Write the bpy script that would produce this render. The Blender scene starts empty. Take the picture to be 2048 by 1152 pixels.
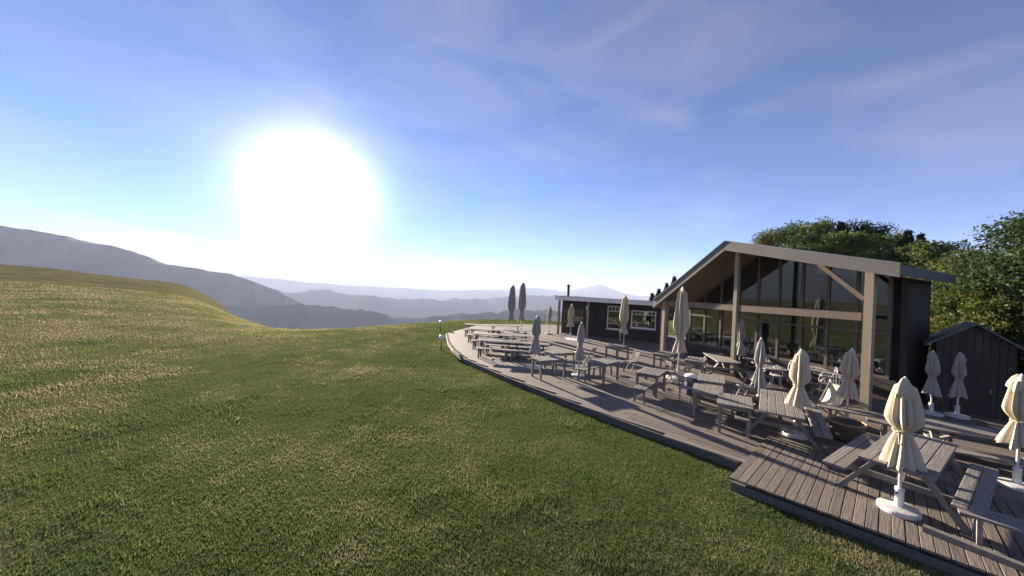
import bpy, bmesh, math, random
import numpy as np
from mathutils import Vector, Matrix, noise as mn

random.seed(7); rng = np.random.default_rng(11)
R = math.radians
scene = bpy.context.scene
COL = scene.collection

# ------------------------------------------------------------------ camera
F, PX, PY, ROLL, PITCH, H = 720.0, 1088.0, 576.0, R(3.0), R(0.5), 3.3
cam_d = bpy.data.cameras.new('camera'); cam = bpy.data.objects.new('camera', cam_d); COL.objects.link(cam)
cam_d.sensor_width = 36; cam_d.lens = 36 * F / 2048; cam_d.shift_x = (1024 - PX) / 2048
cam_d.clip_start = 0.1; cam_d.clip_end = 90000
cam.matrix_world = Matrix.Translation((0, 0, H)) @ Matrix.Rotation(R(90) + PITCH, 4, 'X') @ Matrix.Rotation(ROLL, 4, 'Z')
scene.camera = cam

# ------------------------------------------------------------------ sky, sun, exposure
SUN_AZ, SUN_EL = R(-33.3), R(11.4)
SUN_DIR = Vector((math.sin(SUN_AZ) * math.cos(SUN_EL), math.cos(SUN_AZ) * math.cos(SUN_EL), math.sin(SUN_EL)))
world = bpy.data.worlds.new('World'); scene.world = world; world.use_nodes = True
wt = world.node_tree; wt.nodes.clear()
def wn(t, **k):
    n = wt.nodes.new(t)
    for a, v in k.items(): setattr(n, a, v)
    return n
def wl(a, b): wt.links.new(a, b)
def wmath(op, a, b=None, clamp=False):
    n = wn('ShaderNodeMath', operation=op, use_clamp=clamp)
    for i, v in enumerate((a, b)):
        if v is None: continue
        if isinstance(v, (int, float)): n.inputs[i].default_value = v
        else: wl(v, n.inputs[i])
    return n.outputs[0]
sky = wn('ShaderNodeTexSky', sky_type='NISHITA', sun_disc=False)
sky.sun_elevation = SUN_EL; sky.sun_rotation = SUN_AZ
sky.altitude = 2200; sky.air_density = 0.45; sky.dust_density = 0.0; sky.ozone_density = 4.0
geo = wn('ShaderNodeNewGeometry')
inc = wn('ShaderNodeVectorMath', operation='SCALE'); inc.inputs['Scale'].default_value = -1
wl(geo.outputs['Incoming'], inc.inputs[0])
sep = wn('ShaderNodeSeparateXYZ'); wl(inc.outputs[0], sep.inputs[0])
# thin clouds low over the horizon, all the way round
mp = wn('ShaderNodeMapping'); mp.inputs['Scale'].default_value = (5.5, 5.5, 42); wl(inc.outputs[0], mp.inputs[0])
cn = wn('ShaderNodeTexNoise'); cn.inputs['Scale'].default_value = 1.0; cn.inputs['Detail'].default_value = 8; cn.inputs['Roughness'].default_value = .6
wl(mp.outputs[0], cn.inputs['Vector'])
cr = wn('ShaderNodeMapRange'); cr.inputs[1].default_value = .44; cr.inputs[2].default_value = .62; wl(cn.outputs[0], cr.inputs[0])
b1 = wn('ShaderNodeMapRange', interpolation_type='SMOOTHSTEP'); b1.inputs[1].default_value = -.01; b1.inputs[2].default_value = .03; wl(sep.outputs[2], b1.inputs[0])
b2 = wn('ShaderNodeMapRange', interpolation_type='SMOOTHSTEP'); b2.inputs[1].default_value = .12; b2.inputs[2].default_value = .045; wl(sep.outputs[2], b2.inputs[0])
cmask = wmath('MULTIPLY', wmath('MULTIPLY', cr.outputs[0], b1.outputs[0]), b2.outputs[0])
# faint high veil
mp2 = wn('ShaderNodeMapping'); mp2.inputs['Scale'].default_value = (2.2, 1.2, 6); wl(inc.outputs[0], mp2.inputs[0])
vn = wn('ShaderNodeTexNoise'); vn.inputs['Scale'].default_value = 1.4; vn.inputs['Detail'].default_value = 6; vn.inputs['Distortion'].default_value = .8
wl(mp2.outputs[0], vn.inputs['Vector'])
vr = wn('ShaderNodeMapRange'); vr.inputs[1].default_value = .45; vr.inputs[2].default_value = .8; wl(vn.outputs[0], vr.inputs[0])
cm2 = wmath('MAXIMUM', wmath('MULTIPLY', cmask, .75), wmath('MULTIPLY', vr.outputs[0], .20))
SKY_S = 0.05
bg = wn('ShaderNodeBackground'); bg.inputs['Strength'].default_value = SKY_S; wl(sky.outputs[0], bg.inputs['Color'])
cbg = wn('ShaderNodeBackground'); cbg.inputs['Color'].default_value = (1, .84, .80, 1); cbg.inputs['Strength'].default_value = .17
cmix = wn('ShaderNodeMixShader'); wl(cm2, cmix.inputs[0]); wl(bg.outputs[0], cmix.inputs[1]); wl(cbg.outputs[0], cmix.inputs[2])
# bright glow round the sun: camera glare added into the sky colour
dot = wn('ShaderNodeVectorMath', operation='DOT_PRODUCT'); dot.inputs[1].default_value = SUN_DIR; wl(inc.outputs[0], dot.inputs[0])
ang = wmath('ARCCOSINE', wmath('MINIMUM', dot.outputs['Value'], 1.0))
def lobe(amp, width, power):
    return wmath('MULTIPLY', wmath('EXPONENT', wmath('MULTIPLY', wmath('POWER', wmath('DIVIDE', ang, width), power), -1.0)), amp)
core = lobe(4.2, R(1.75), .88); halo = lobe(.02, R(9), 1.0); wide = lobe(.012, R(36), 1.2)
a1 = wn('ShaderNodeBackground'); a1.inputs['Color'].default_value = (1, .93, .88, 1); wl(wmath('ADD', core, halo), a1.inputs['Strength'])
a2 = wn('ShaderNodeBackground'); a2.inputs['Color'].default_value = (.66, .76, 1, 1); wl(wide, a2.inputs['Strength'])
s1 = wn('ShaderNodeAddShader'); wl(cmix.outputs[0], s1.inputs[0]); wl(a1.outputs[0], s1.inputs[1])
s2 = wn('ShaderNodeAddShader'); wl(s1.outputs[0], s2.inputs[0]); wl(a2.outputs[0], s2.inputs[1])
wo = wn('ShaderNodeOutputWorld'); wl(s2.outputs[0], wo.inputs['Surface'])

sun_d = bpy.data.lights.new('sun', 'SUN'); sun = bpy.data.objects.new('sun', sun_d); COL.objects.link(sun)
sun_d.energy = 5.0; sun_d.angle = R(0.6); sun_d.color = (1, .87, .70)
sun.rotation_euler = (-SUN_DIR).to_track_quat('-Z', 'Y').to_euler(); sun.location = (-20, 30, 20)
vs = scene.view_settings; vs.view_transform = 'Standard'; vs.look = 'None'; vs.gamma = 1; vs.use_curve_mapping = False
vs.exposure = 2.5

# ------------------------------------------------------------------ pixel -> ray helpers
def ray(x, y):
    u = (x - PX) / F; v = -(y - PY) / F
    c, s = math.cos(ROLL), math.sin(ROLL); r = u * c - v * s; up = u * s + v * c
    cp, sp = math.cos(PITCH), math.sin(PITCH)
    return Vector((r, cp - up * sp, up * cp + sp))
def at(x, y, z=0.0):
    d = ray(x, y); t = (z - H) / d.z
    return Vector((d.x * t, d.y * t, z))
def on_plane(x, y, p, n):
    d = ray(x, y); o = Vector((0, 0, H)); t = (p - o).dot(n) / d.dot(n)
    return o + d * t
def on_depth(x, y, dist):
    d = ray(x, y); return Vector((0, 0, H)) + d * (dist / math.hypot(d.x, d.y))

# ------------------------------------------------------------------ materials
def mat(name, c1, c2=None, rough=.7, scale=6.0, stretch=(1, 1, 1), bump=0.0, bscale=None, metal=0.0, rnd=0.0, trans=0.0, spec=.5, coord='Object', detail=6):
    m = bpy.data.materials.new(name); m.use_nodes = True; t = m.node_tree; N = t.nodes; L = t.links
    p = N['Principled BSDF']; p.inputs['Roughness'].default_value = rough; p.inputs['Metallic'].default_value = metal
    p.inputs['Specular IOR Level'].default_value = spec
    c2 = c2 or tuple(c * .7 for c in c1)
    tc = N.new('ShaderNodeTexCoord'); mpn = N.new('ShaderNodeMapping'); mpn.inputs['Scale'].default_value = stretch
    L.new(tc.outputs[coord], mpn.inputs[0])
    oi = N.new('ShaderNodeObjectInfo')
    ad = N.new('ShaderNodeVectorMath'); ad.operation = 'ADD'; L.new(mpn.outputs[0], ad.inputs[0])
    sc = N.new('ShaderNodeMath'); sc.operation = 'MULTIPLY'; sc.inputs[1].default_value = 37.0 if rnd else 0.0; L.new(oi.outputs['Random'], sc.inputs[0]); L.new(sc.outputs[0], ad.inputs[1])
    no = N.new('ShaderNodeTexNoise'); no.inputs['Scale'].default_value = scale; no.inputs['Detail'].default_value = detail; no.inputs['Roughness'].default_value = .62
    L.new(ad.outputs[0], no.inputs['Vector'])
    rp = N.new('ShaderNodeMapRange'); rp.inputs[1].default_value = .32; rp.inputs[2].default_value = .68; L.new(no.outputs[0], rp.inputs[0])
    mx = N.new('ShaderNodeMix'); mx.data_type = 'RGBA'; L.new(rp.outputs[0], mx.inputs[0]); mx.inputs[6].default_value = (*c2, 1); mx.inputs[7].default_value = (*c1, 1)
    out = mx.outputs[2]
    if rnd:
        hv = N.new('ShaderNodeHueSaturation'); mr = N.new('ShaderNodeMapRange'); mr.inputs[3].default_value = 1 - rnd; mr.inputs[4].default_value = 1 + rnd
        L.new(oi.outputs['Random'], mr.inputs[0]); L.new(mr.outputs[0], hv.inputs['Value']); L.new(out, hv.inputs['Color']); out = hv.outputs[0]
    L.new(out, p.inputs['Base Color'])
    if bump:
        bn = N.new('ShaderNodeBump'); bn.inputs['Strength'].default_value = bump; bn.inputs['Distance'].default_value = .02
        if bscale:
            n2 = N.new('ShaderNodeTexNoise'); n2.inputs['Scale'].default_value = bscale; n2.inputs['Detail'].default_value = 8; L.new(ad.outputs[0], n2.inputs['Vector']); L.new(n2.outputs[0], bn.inputs['Height'])
        else: L.new(no.outputs[0], bn.inputs['Height'])
        L.new(bn.outputs[0], p.inputs['Normal'])
    if trans:
        o = N['Material Output']; tr = N.new('ShaderNodeBsdfTranslucent'); L.new(out, tr.inputs[0])
        ms = N.new('ShaderNodeMixShader'); ms.inputs[0].default_value = trans
        L.new(p.outputs[0], ms.inputs[1]); L.new(tr.outputs[0], ms.inputs[2]); L.new(ms.outputs[0], o.inputs['Surface'])
    return m

M = {}
M['deck'] = mat('weathered deck planks', (.19, .15, .12), (.10, .082, .068), .75, 3.0, (1.2, 14, 14), .35, None, rnd=.22)
M['wood'] = mat('silver grey timber', (.235, .205, .18), (.13, .115, .10), .72, 3.0, (1.2, 16, 16), .3, None, rnd=.14)
M['slab'] = mat('terrace substructure', (.07, .065, .06), (.04, .04, .04), .9, 8)
M['fascia'] = mat('dark edge boards', (.11, .10, .09), (.06, .055, .05), .8, 3, (1.2, 10, 10), .3, rnd=.15)
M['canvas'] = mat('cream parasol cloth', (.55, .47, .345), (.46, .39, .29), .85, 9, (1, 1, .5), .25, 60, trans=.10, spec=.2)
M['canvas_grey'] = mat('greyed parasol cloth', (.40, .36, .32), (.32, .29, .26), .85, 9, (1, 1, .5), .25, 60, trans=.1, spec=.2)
M['white_metal'] = mat('white painted metal', (.80, .78, .74), (.68, .66, .62), .4, 12, spec=.5)
M['concrete_white'] = mat('white parasol base', (.60, .585, .55), (.46, .445, .42), .6, 18, bump=.15)
M['steel'] = mat('grey steel', (.35, .35, .36), (.24, .24, .25), .4, 10, metal=.8)
M['dark_metal'] = mat('dark metal', (.05, .05, .055), (.03, .03, .03), .45, 10)
M['roof_fascia'] = mat('grey roof edge boards', (.20, .18, .16), (.14, .125, .11), .7, 3, (6, 6, 6), .25, rnd=.08)
M['roof'] = mat('grey roof sheet', (.11, .105, .10), (.075, .07, .068), .6, 4, bump=.2)
M['soffit'] = mat('greyed larch boarding', (.22, .155, .105), (.15, .105, .075), .65, 3, (10, 1, 10), .25, rnd=.15)
M['post'] = mat('pale timber post', (.36, .29, .19), (.26, .20, .13), .65, 4, (10, 10, 1), .25)
M['dark_timber'] = mat('dark stained timber', (.060, .046, .036), (.030, .024, .020), .75, 4, (8, 8, 1.2), .3, rnd=.15)
M['render'] = mat('grey plaster wall', (.30, .28, .26), (.24, .225, .21), .85, 3, bump=.15, bscale=40)
M['frame'] = mat('brown window frame', (.16, .12, .085), (.10, .075, .055), .6, 5)
M['white_frame'] = mat('white window frame', (.78, .76, .73), (.66, .64, .62), .5, 6)
M['interior'] = mat('interior floor and wall', (.20, .17, .14), (.13, .11, .09), .8, 2)
M['bark'] = mat('bark', (.10, .075, .055), (.05, .038, .03), .9, 5, (4, 4, 1), .6)
M['basket'] = mat('dark wicker', (.13, .09, .06), (.06, .045, .03), .7, 30, (1, 1, 3), .6)
M['basket_rim'] = mat('brown wicker rim', (.36, .20, .10), (.24, .13, .07), .6, 30, bump=.4)
M['blue_bin'] = mat('dark blue plastic', (.03, .06, .10), (.025, .045, .075), .45, 8)
M['cloth_cream'] = mat('cream sling cloth', (.78, .70, .50), (.68, .60, .42), .8, 10, trans=.25)
M['cushion'] = mat('pale cushions', (.5, .47, .42), (.4, .38, .34), .9, 12)
M['soil'] = mat('soil', (.06, .045, .03), (.035, .025, .02), .95, 20, bump=.5)
M['lamp_globe'] = mat('white globe', (.85, .84, .80), (.78, .77, .73), .3, 5, spec=.5)
M['sign_blue'] = mat('blue notice board', (.05, .11, .17), (.04, .09, .14), .4, 6)
def leafmat(name, a, b, tr=.35, scale=.9, rnd=.18):
    return mat(name, a, b, .55, scale, bump=0, trans=tr, rnd=rnd, spec=.08)
M['leaf_a'] = leafmat('broad leaves mid green', (.095, .125, .030), (.045, .070, .018))
M['leaf_b'] = leafmat('broad leaves olive', (.125, .125, .035), (.060, .072, .020))
M['leaf_c'] = leafmat('broad leaves dark', (.055, .085, .028), (.028, .045, .015))
M['needle'] = leafmat('spruce needles', (.040, .065, .032), (.018, .032, .018), .15)
M['hedge'] = leafmat('hedge leaves', (.040, .060, .022), (.018, .028, .012), .2)

def glass(name, tint, rough=.03):
    m = bpy.data.materials.new(name); m.use_nodes = True; t = m.node_tree; N = t.nodes; L = t.links; N.remove(N['Principled BSDF'])
    g = N.new('ShaderNodeBsdfGlossy'); g.inputs['Roughness'].default_value = rough; g.inputs['Color'].default_value = (.9, .93, .95, 1)
    tr = N.new('ShaderNodeBsdfTransparent'); tr.inputs[0].default_value = (*tint, 1)
    fr = N.new('ShaderNodeFresnel'); fr.inputs[0].default_value = 1.55
    no = N.new('ShaderNodeTexNoise'); no.inputs['Scale'].default_value = 1.3; bn = N.new('ShaderNodeBump'); bn.inputs['Strength'].default_value = .06; L.new(no.outputs[0], bn.inputs['Height'])
    L.new(bn.outputs[0], g.inputs['Normal'])
    ad = N.new('ShaderNodeMath'); ad.operation = 'ADD'; ad.use_clamp = True; ad.inputs[1].default_value = .08; L.new(fr.outputs[0], ad.inputs[0])
    mx = N.new('ShaderNodeMixShader'); L.new(ad.outputs[0], mx.inputs[0]); L.new(tr.outputs[0], mx.inputs[1]); L.new(g.outputs[0], mx.inputs[2]); L.new(mx.outputs[0], N['Material Output'].inputs['Surface'])
    return m
M['glass'] = glass('window glass', (.55, .62, .60))

def lawn_mat():
    m = bpy.data.materials.new('meadow'); m.use_nodes = True; t = m.node_tree; N = t.nodes; L = t.links; p = N['Principled BSDF']; p.inputs['Roughness'].default_value = 1; p.inputs['Specular IOR Level'].default_value = 0
    tc = N.new('ShaderNodeTexCoord')
    def nz(s, d=6):
        n = N.new('ShaderNodeTexNoise'); n.inputs['Scale'].default_value = s; n.inputs['Detail'].default_value = d; n.inputs['Roughness'].default_value = .65; L.new(tc.outputs['Object'], n.inputs['Vector']); return n.outputs[0]
    def rg(v, a, b):
        r = N.new('ShaderNodeMapRange'); r.inputs[1].default_value = a; r.inputs[2].default_value = b; L.new(v, r.inputs[0]); return r.outputs[0]
    def mixc(f, a, b):
        x = N.new('ShaderNodeMix'); x.data_type = 'RGBA'; L.new(f, x.inputs[0])
        for i, v in ((6, a), (7, b)):
            if isinstance(v, tuple): x.inputs[i].default_value = (*v, 1)
            else: L.new(v, x.inputs[i])
        return x.outputs[2]
    c = mixc(rg(nz(.35), .35, .65), (.080, .105, .032), (.130, .135, .052))
    c = mixc(rg(nz(.8, 8), .52, .60), c, (.060, .095, .030))
    c = mixc(rg(nz(1.7), .55, .75), c, (.150, .125, .070))
    c = mixc(rg(nz(14), .3, .7), (.050, .060, .022), c)
    c = mixc(rg(nz(.06, 9), .50, .62), c, (.035, .052, .020))
    c = mixc(rg(nz(.09, 8), .56, .66), c, (.13, .11, .055))
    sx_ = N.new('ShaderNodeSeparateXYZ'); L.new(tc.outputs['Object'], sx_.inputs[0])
    veil_tint = N.new('ShaderNodeMath'); veil_tint.operation = 'MULTIPLY'; L.new(rg(sx_.outputs[0], -4, -26), veil_tint.inputs[0]); L.new(rg(nz(.5, 8), .25, .7), veil_tint.inputs[1])  # pale lens veil painted into the ground colour, stronger to the left
    c = mixc(veil_tint.outputs[0], c, (.17, .145, .085))
    # far away: forest and meadow patches
    d = N.new('ShaderNodeVectorMath'); d.operation = 'LENGTH'; L.new(tc.outputs['Object'], d.inputs[0])
    far = rg(d.outputs['Value'], 300, 700)
    fc = mixc(rg(nz(.012), .45, .55), (.028, .045, .022), (.09, .10, .04))
    c = mixc(far, c, fc)
    L.new(c, p.inputs['Base Color'])
    bn = N.new('ShaderNodeBump'); bn.inputs['Strength'].default_value = .7; bn.inputs['Distance'].default_value = .06; L.new(nz(22), bn.inputs['Height']); L.new(bn.outputs[0], p.inputs['Normal'])
    return m
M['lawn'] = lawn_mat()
def blade_mat():
    m = bpy.data.materials.new('grass blades'); m.use_nodes = True; t = m.node_tree; N = t.nodes; L = t.links; p = N['Principled BSDF']; p.inputs['Roughness'].default_value = .7; p.inputs['Specular IOR Level'].default_value = .06
    at_ = N.new('ShaderNodeAttribute'); at_.attribute_name = 'tint'
    tc = N.new('ShaderNodeTexCoord'); n = N.new('ShaderNodeTexNoise'); n.inputs['Scale'].default_value = .6; n.inputs['Detail'].default_value = 5; L.new(tc.outputs['Object'], n.inputs['Vector'])
    ad = N.new('ShaderNodeMath'); ad.operation = 'ADD'; L.new(at_.outputs['Fac'], ad.inputs[0]); L.new(n.outputs[0], ad.inputs[1])
    r = N.new('ShaderNodeValToRGB'); e = r.color_ramp.elements; e[0].position = .35; e[0].color = (.072, .100, .030, 1); e[1].position = 1.0; e[1].color = (.24, .205, .12, 1)
    k = r.color_ramp.elements.new(.68); k.color = (.132, .148, .055, 1)
    mr = N.new('ShaderNodeMapRange'); mr.inputs[1].default_value = .35; mr.inputs[2].default_value = 1.45; L.new(ad.outputs[0], mr.inputs[0]); L.new(mr.outputs[0], r.inputs[0])
    L.new(r.outputs[0], p.inputs['Base Color'])
    tr = N.new('ShaderNodeBsdfTranslucent'); L.new(r.outputs[0], tr.inputs[0]); ms = N.new('ShaderNodeMixShader'); ms.inputs[0].default_value = .45
    L.new(p.outputs[0], ms.inputs[1]); L.new(tr.outputs[0], ms.inputs[2]); L.new(ms.outputs[0], N['Material Output'].inputs['Surface'])
    return m
M['blade'] = blade_mat()
M['mountain'] = mat('wooded mountain', (.050, .062, .040), (.022, .034, .020), .95, .004, (1, 1, 1), 0, detail=9, spec=0)
M['mountain_heath'] = mat('heathy mountain side', (.13, .105, .075), (.050, .058, .035), .95, .012, (1, 1, 1), 0, detail=9, spec=0)
M['mountain_rock'] = mat('bare mountain', (.14, .13, .11), (.045, .055, .04), .95, .0025, (1, 1, 1), 0, detail=9, spec=0)

# ------------------------------------------------------------------ mesh helpers
class MB:
    def __init__(s): s.v = []; s.f = []
    def add(s, vs_, fs):
        o = len(s.v); s.v += [tuple(v) for v in vs_]; s.f += [tuple(i + o for i in f) for f in fs]; return s
    def box(s, cx, cy, cz, sx, sy, sz, rz=0, mtx=None, ch=0.0):
        """box with optional chamfered vertical-section edges"""
        hx, hy, hz = sx / 2, sy / 2, sz / 2
        if ch:
            ch = min(ch, hy * .6, hz * .6)
            prof = [(-hy, -hz + ch), (-hy + ch, -hz), (hy - ch, -hz), (hy, -hz + ch), (hy, hz - ch), (hy - ch, hz), (-hy + ch, hz), (-hy, hz - ch)]
            pts = [(-hx, y, z) for y, z in prof] + [(hx, y, z) for y, z in prof]; n = 8
            fs = [(i, i + n, (i + 1) % n + n, (i + 1) % n) for i in range(n)] + [tuple(range(n)), tuple(range(2 * n - 1, n - 1, -1))]
            fs = [f[::-1] for f in fs[:n]] + [fs[n][::1], fs[n + 1]]
        else:
            pts = [(x, y, z) for x in (-hx, hx) for y in (-hy, hy) for z in (-hz, hz)]
            fs = [(0, 1, 3, 2), (4, 6, 7, 5), (0, 4, 5, 1), (2, 3, 7, 6), (0, 2, 6, 4), (1, 5, 7, 3)]
        Mx = mtx if mtx is not None else (Matrix.Translation((cx, cy, cz)) @ Matrix.Rotation(rz, 4, 'Z'))
        return s.add([Mx @ Vector(p) for p in pts], fs)
    def bar(s, p, q, w, h, up=(0, 0, 1), ch=0.0):
        p, q = Vector(p), Vector(q); d = q - p; x = d.normalized(); u = Vector(up)
        if abs(x.dot(u)) > .98: u = Vector((0, 1, 0))
        y = u.cross(x).normalized(); z = x.cross(y)
        m = Matrix(((x.x, y.x, z.x, 0), (x.y, y.y, z.y, 0), (x.z, y.z, z.z, 0), (0, 0, 0, 1))); m.translation = (p + q) / 2
        return s.box(0, 0, 0, d.length, w, h, mtx=m, ch=ch)
    def tube(s, pts, rad, n=8, cap=True):
        rad = rad if isinstance(rad, (list, tuple)) else [rad] * len(pts); o = len(s.v); P = [Vector(p) for p in pts]
        for i, p in enumerate(P):
            d = (P[min(i + 1, len(P) - 1)] - P[max(i - 1, 0)]).normalized(); a = d.orthogonal() if abs(d.z) < .9 else Vector((1, 0, 0)); a = (a - d * a.dot(d)).normalized(); b = d.cross(a)
            s.v += [tuple(p + (a * math.cos(2 * math.pi * k / n) + b * math.sin(2 * math.pi * k / n)) * rad[i]) for k in range(n)]
        for i in range(len(P) - 1):
            s.f += [(o + i * n + k, o + i * n + (k + 1) % n, o + (i + 1) * n + (k + 1) % n, o + (i + 1) * n + k) for k in range(n)]
        if cap: s.f += [tuple(o + k for k in range(n))[::-1], tuple(o + (len(P) - 1) * n + k for k in range(n))]
        return s
    def lathe(s, prof, n=24, c=(0, 0, 0)):
        o = len(s.v)
        for r, z in prof: s.v += [(c[0] + r * math.cos(2 * math.pi * k / n), c[1] + r * math.sin(2 * math.pi * k / n), c[2] + z) for k in range(n)]
        for i in range(len(prof) - 1): s.f += [(o + i * n + k, o + i * n + (k + 1) % n, o + (i + 1) * n + (k + 1) % n, o + (i + 1) * n + k) for k in range(n)]
        s.f += [tuple(o + k for k in range(n))[::-1], tuple(o + (len(prof) - 1) * n + k for k in range(n))]
        return s
    def prism(s, poly, z0, z1):
        n = len(poly); vs_ = [(p[0], p[1], z0) for p in poly] + [(p[0], p[1], z1) for p in poly]
        return s.add(vs_, [tuple(range(n))[::-1], tuple(range(n, 2 * n))] + [(i, (i + 1) % n, (i + 1) % n + n, i + n) for i in range(n)])
    def mesh(s, name, smooth=False):
        me = bpy.data.meshes.new(name); me.from_pydata(s.v, [], s.f); me.update()
        if smooth: me.polygons.foreach_set('use_smooth', [True] * len(me.polygons))
        return me
    def build(s, name, m, parent=None, smooth=False, **k):
        return obj(name, s.mesh(name, smooth), m, parent, **k)
def obj(name, me, m=None, parent=None, loc=None, rz=None, kind=None):
    o = bpy.data.objects.new(name, me); COL.objects.link(o)
    if m is not None and me is not None:
        mm = M[m] if isinstance(m, str) else m
        if len(me.materials) == 0: me.materials.append(mm)
    if parent: o.parent = parent
    if loc is not None: o.location = loc
    if rz is not None: o.rotation_euler = (0, 0, rz)
    if kind: o['kind'] = kind
    return o
def tag(o, label, cat, group=None):
    o['label'] = label; o['category'] = cat
    if group: o['group'] = group
    return o
def thing(name, label, cat, loc=(0, 0, 0), rz=0, group=None):
    o = obj(name, None, loc=loc, rz=rz); return tag(o, label, cat, group)
def copy_tree(o, parent=None):
    c = o.copy(); COL.objects.link(c); c.parent = parent
    for ch in o.children: copy_tree(ch, c)
    return c
def place(proto, loc, rz, label, cat, group=None, scale=None):
    """first use moves the prototype itself, later ones copy it with its parts"""
    if proto.get('_used'): o = copy_tree(proto)
    else: o = proto; o['_used'] = 1
    o.location = loc; o.rotation_euler = (0, 0, rz)
    if scale: o.scale = scale if isinstance(scale, tuple) else (scale,) * 3
    if 'group' in o.keys(): del o['group']
    return tag(o, label, cat, group)
def npmesh(name, V, Fq, m=None, smooth=False):
    V = np.asarray(V, np.float32); Fq = np.asarray(Fq, np.int32); me = bpy.data.meshes.new(name); k = Fq.shape[1]
    me.vertices.add(len(V)); me.vertices.foreach_set('co', V.ravel()); me.loops.add(Fq.size); me.loops.foreach_set('vertex_index', Fq.ravel())
    me.polygons.add(len(Fq)); me.polygons.foreach_set('loop_start', np.arange(0, Fq.size, k, dtype=np.int32)); me.update(calc_edges=True)
    if smooth: me.polygons.foreach_set('use_smooth', np.ones(len(Fq), bool))
    if m: me.materials.append(M[m])
    return me

# ------------------------------------------------------------------ terrain
LAWN_Z = -.20
def sstep(a, b, x):
    t = np.clip((x - a) / (b - a), 0, 1); return t * t * (3 - 2 * t)
def fbm(x, y, s, o=4, seed=0):
    """cheap value noise sum, vectorised"""
    r = np.zeros_like(x); a = 1.0
    for k in range(o):
        X = x * s + 17.3 * k + seed; Y = y * s - 9.1 * k + seed * 2.3
        xi = np.floor(X); yi = np.floor(Y); fx = X - xi; fy = Y - yi; fx = fx * fx * (3 - 2 * fx); fy = fy * fy * (3 - 2 * fy)
        h = lambda i, j: np.modf(np.abs(np.sin(i * 127.1 + j * 311.7) * 43758.5453))[0]
        r += a * ((h(xi, yi) * (1 - fx) + h(xi + 1, yi) * fx) * (1 - fy) + (h(xi, yi + 1) * (1 - fx) + h(xi + 1, yi + 1) * fx) * fy - .5)
        a *= .5; s *= 2.03
    return r
HILL_AZ = np.array([-180, -120, -75, -60, -53, -50, -47, -44, -41, -38, -34.])
HILL_EL = np.array([1.5, 1.2, .6, .1, -.3, -.6, -.9, -1.3, -1.8, -2.4, -3.4])
def height(x, y):
    x = np.asarray(x, float); y = np.asarray(y, float); r = np.hypot(x, y) + 1e-6; az = np.degrees(np.arctan2(x, y))
    flat = LAWN_Z + .05 * fbm(x, y, .25, 3) * sstep(3, 10, r)
    # lawn crest falling to the valley ahead and to the left
    q = np.maximum(0, -.88 * x + .47 * y - 22.5) + np.maximum(0, y - 41)
    drop = flat - np.where(q < 12, .0135 * q * q, 1.944 + .36 * (q - 12))
    drop = np.maximum(drop, -480 + 60 * fbm(x, y, .0011, 5, 3))
    # grassy hill on the left
    el = np.interp(az, HILL_AZ, HILL_EL); zh = H + 140 * np.tan(np.radians(el)) + .9 * fbm(x, y, .06, 4, 5)
    hill = flat + (zh - flat) * np.clip((r - 22) / 118, 0, 1) ** 1.15
    hill = np.where(r > 140, zh - .22 * (r - 140) + .0 * r, hill); hill = np.maximum(hill, -480 + 60 * fbm(x, y, .0011, 5, 3))
    w = 1 - sstep(-46, -22, az)
    h = drop * (1 - w) + hill * w
    # wooded slope on the right, behind the restaurant
    rise = flat + .10 * np.maximum(0, r - 34); rise = np.where(r > 110, flat + 7.6 - .16 * (r - 110), rise); rise = np.maximum(rise, -480 + 60 * fbm(x, y, .0011, 5, 3))
    w2 = sstep(13, 27, az)
    h = h * (1 - w2) + rise * w2
    back = (az > 150) | (az < -150)
    return h
rings = np.concatenate([[0.01], np.geomspace(1.2, 26000, 210)]); segs = 360
TH = np.linspace(0, 2 * np.pi, segs, endpoint=False)
GX = np.outer(rings, np.sin(TH)); GY = np.outer(rings, np.cos(TH)); GZ = height(GX, GY)
ii, jj = np.meshgrid(np.arange(len(rings) - 1), np.arange(segs), indexing='ij'); jn = (jj + 1) % segs
Fq = np.stack([ii * segs + jj, ii * segs + jn, (ii + 1) * segs + jn, (ii + 1) * segs + jj], -1).reshape(-1, 4)[:, ::-1]
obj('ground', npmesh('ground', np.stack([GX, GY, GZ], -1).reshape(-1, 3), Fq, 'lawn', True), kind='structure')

def ridge(name, az0, az1, dist, depth, els, mt, seed, nz_amp, res=.16):
    """a real mountain chain: crest angles els = [(az, el)...] met at distance dist, flanks reaching depth each way"""
    A = np.arange(az0, az1, res); T = np.linspace(-1, 1, 41); base = -500.0
    e = np.interp(A, [p[0] for p in els], [p[1] for p in els])
    crest = H + dist * np.tan(np.radians(e))
    a, t = np.meshgrid(A, T, indexing='ij'); rr = dist + t * depth + fbm(a, a * 0, .35, 3, seed) * depth * .3
    X = rr * np.sin(np.radians(a)); Y = rr * np.cos(np.radians(a))
    n = fbm(X, Y, 2.6 / depth, 6, seed); rn = 1 - np.abs(2 * fbm(X, Y, 1.8 / depth, 5, seed + 4))
    prof = np.clip(1 - np.abs(t), 0, 1) ** 1.1
    c = crest[:, None] - base
    Z = base + c * prof * (1 + nz_amp * .5 * n * np.abs(t) * 3) + nz_amp * (n * 160 + (rn - .8) * 120) * (prof > 0)
    na, nt = a.shape; i2, j2 = np.meshgrid(np.arange(na - 1), np.arange(nt - 1), indexing='ij')
    fq = np.stack([i2 * nt + j2, i2 * nt + j2 + 1, (i2 + 1) * nt + j2 + 1, (i2 + 1) * nt + j2], -1).reshape(-1, 4)[:, ::-1]
    Z[:, 0] = base - 40; Z[:, -1] = base - 40
    obj(name, npmesh(name, np.stack([X, Y, Z], -1).reshape(-1, 3), fq, mt, True), kind='structure')
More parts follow.
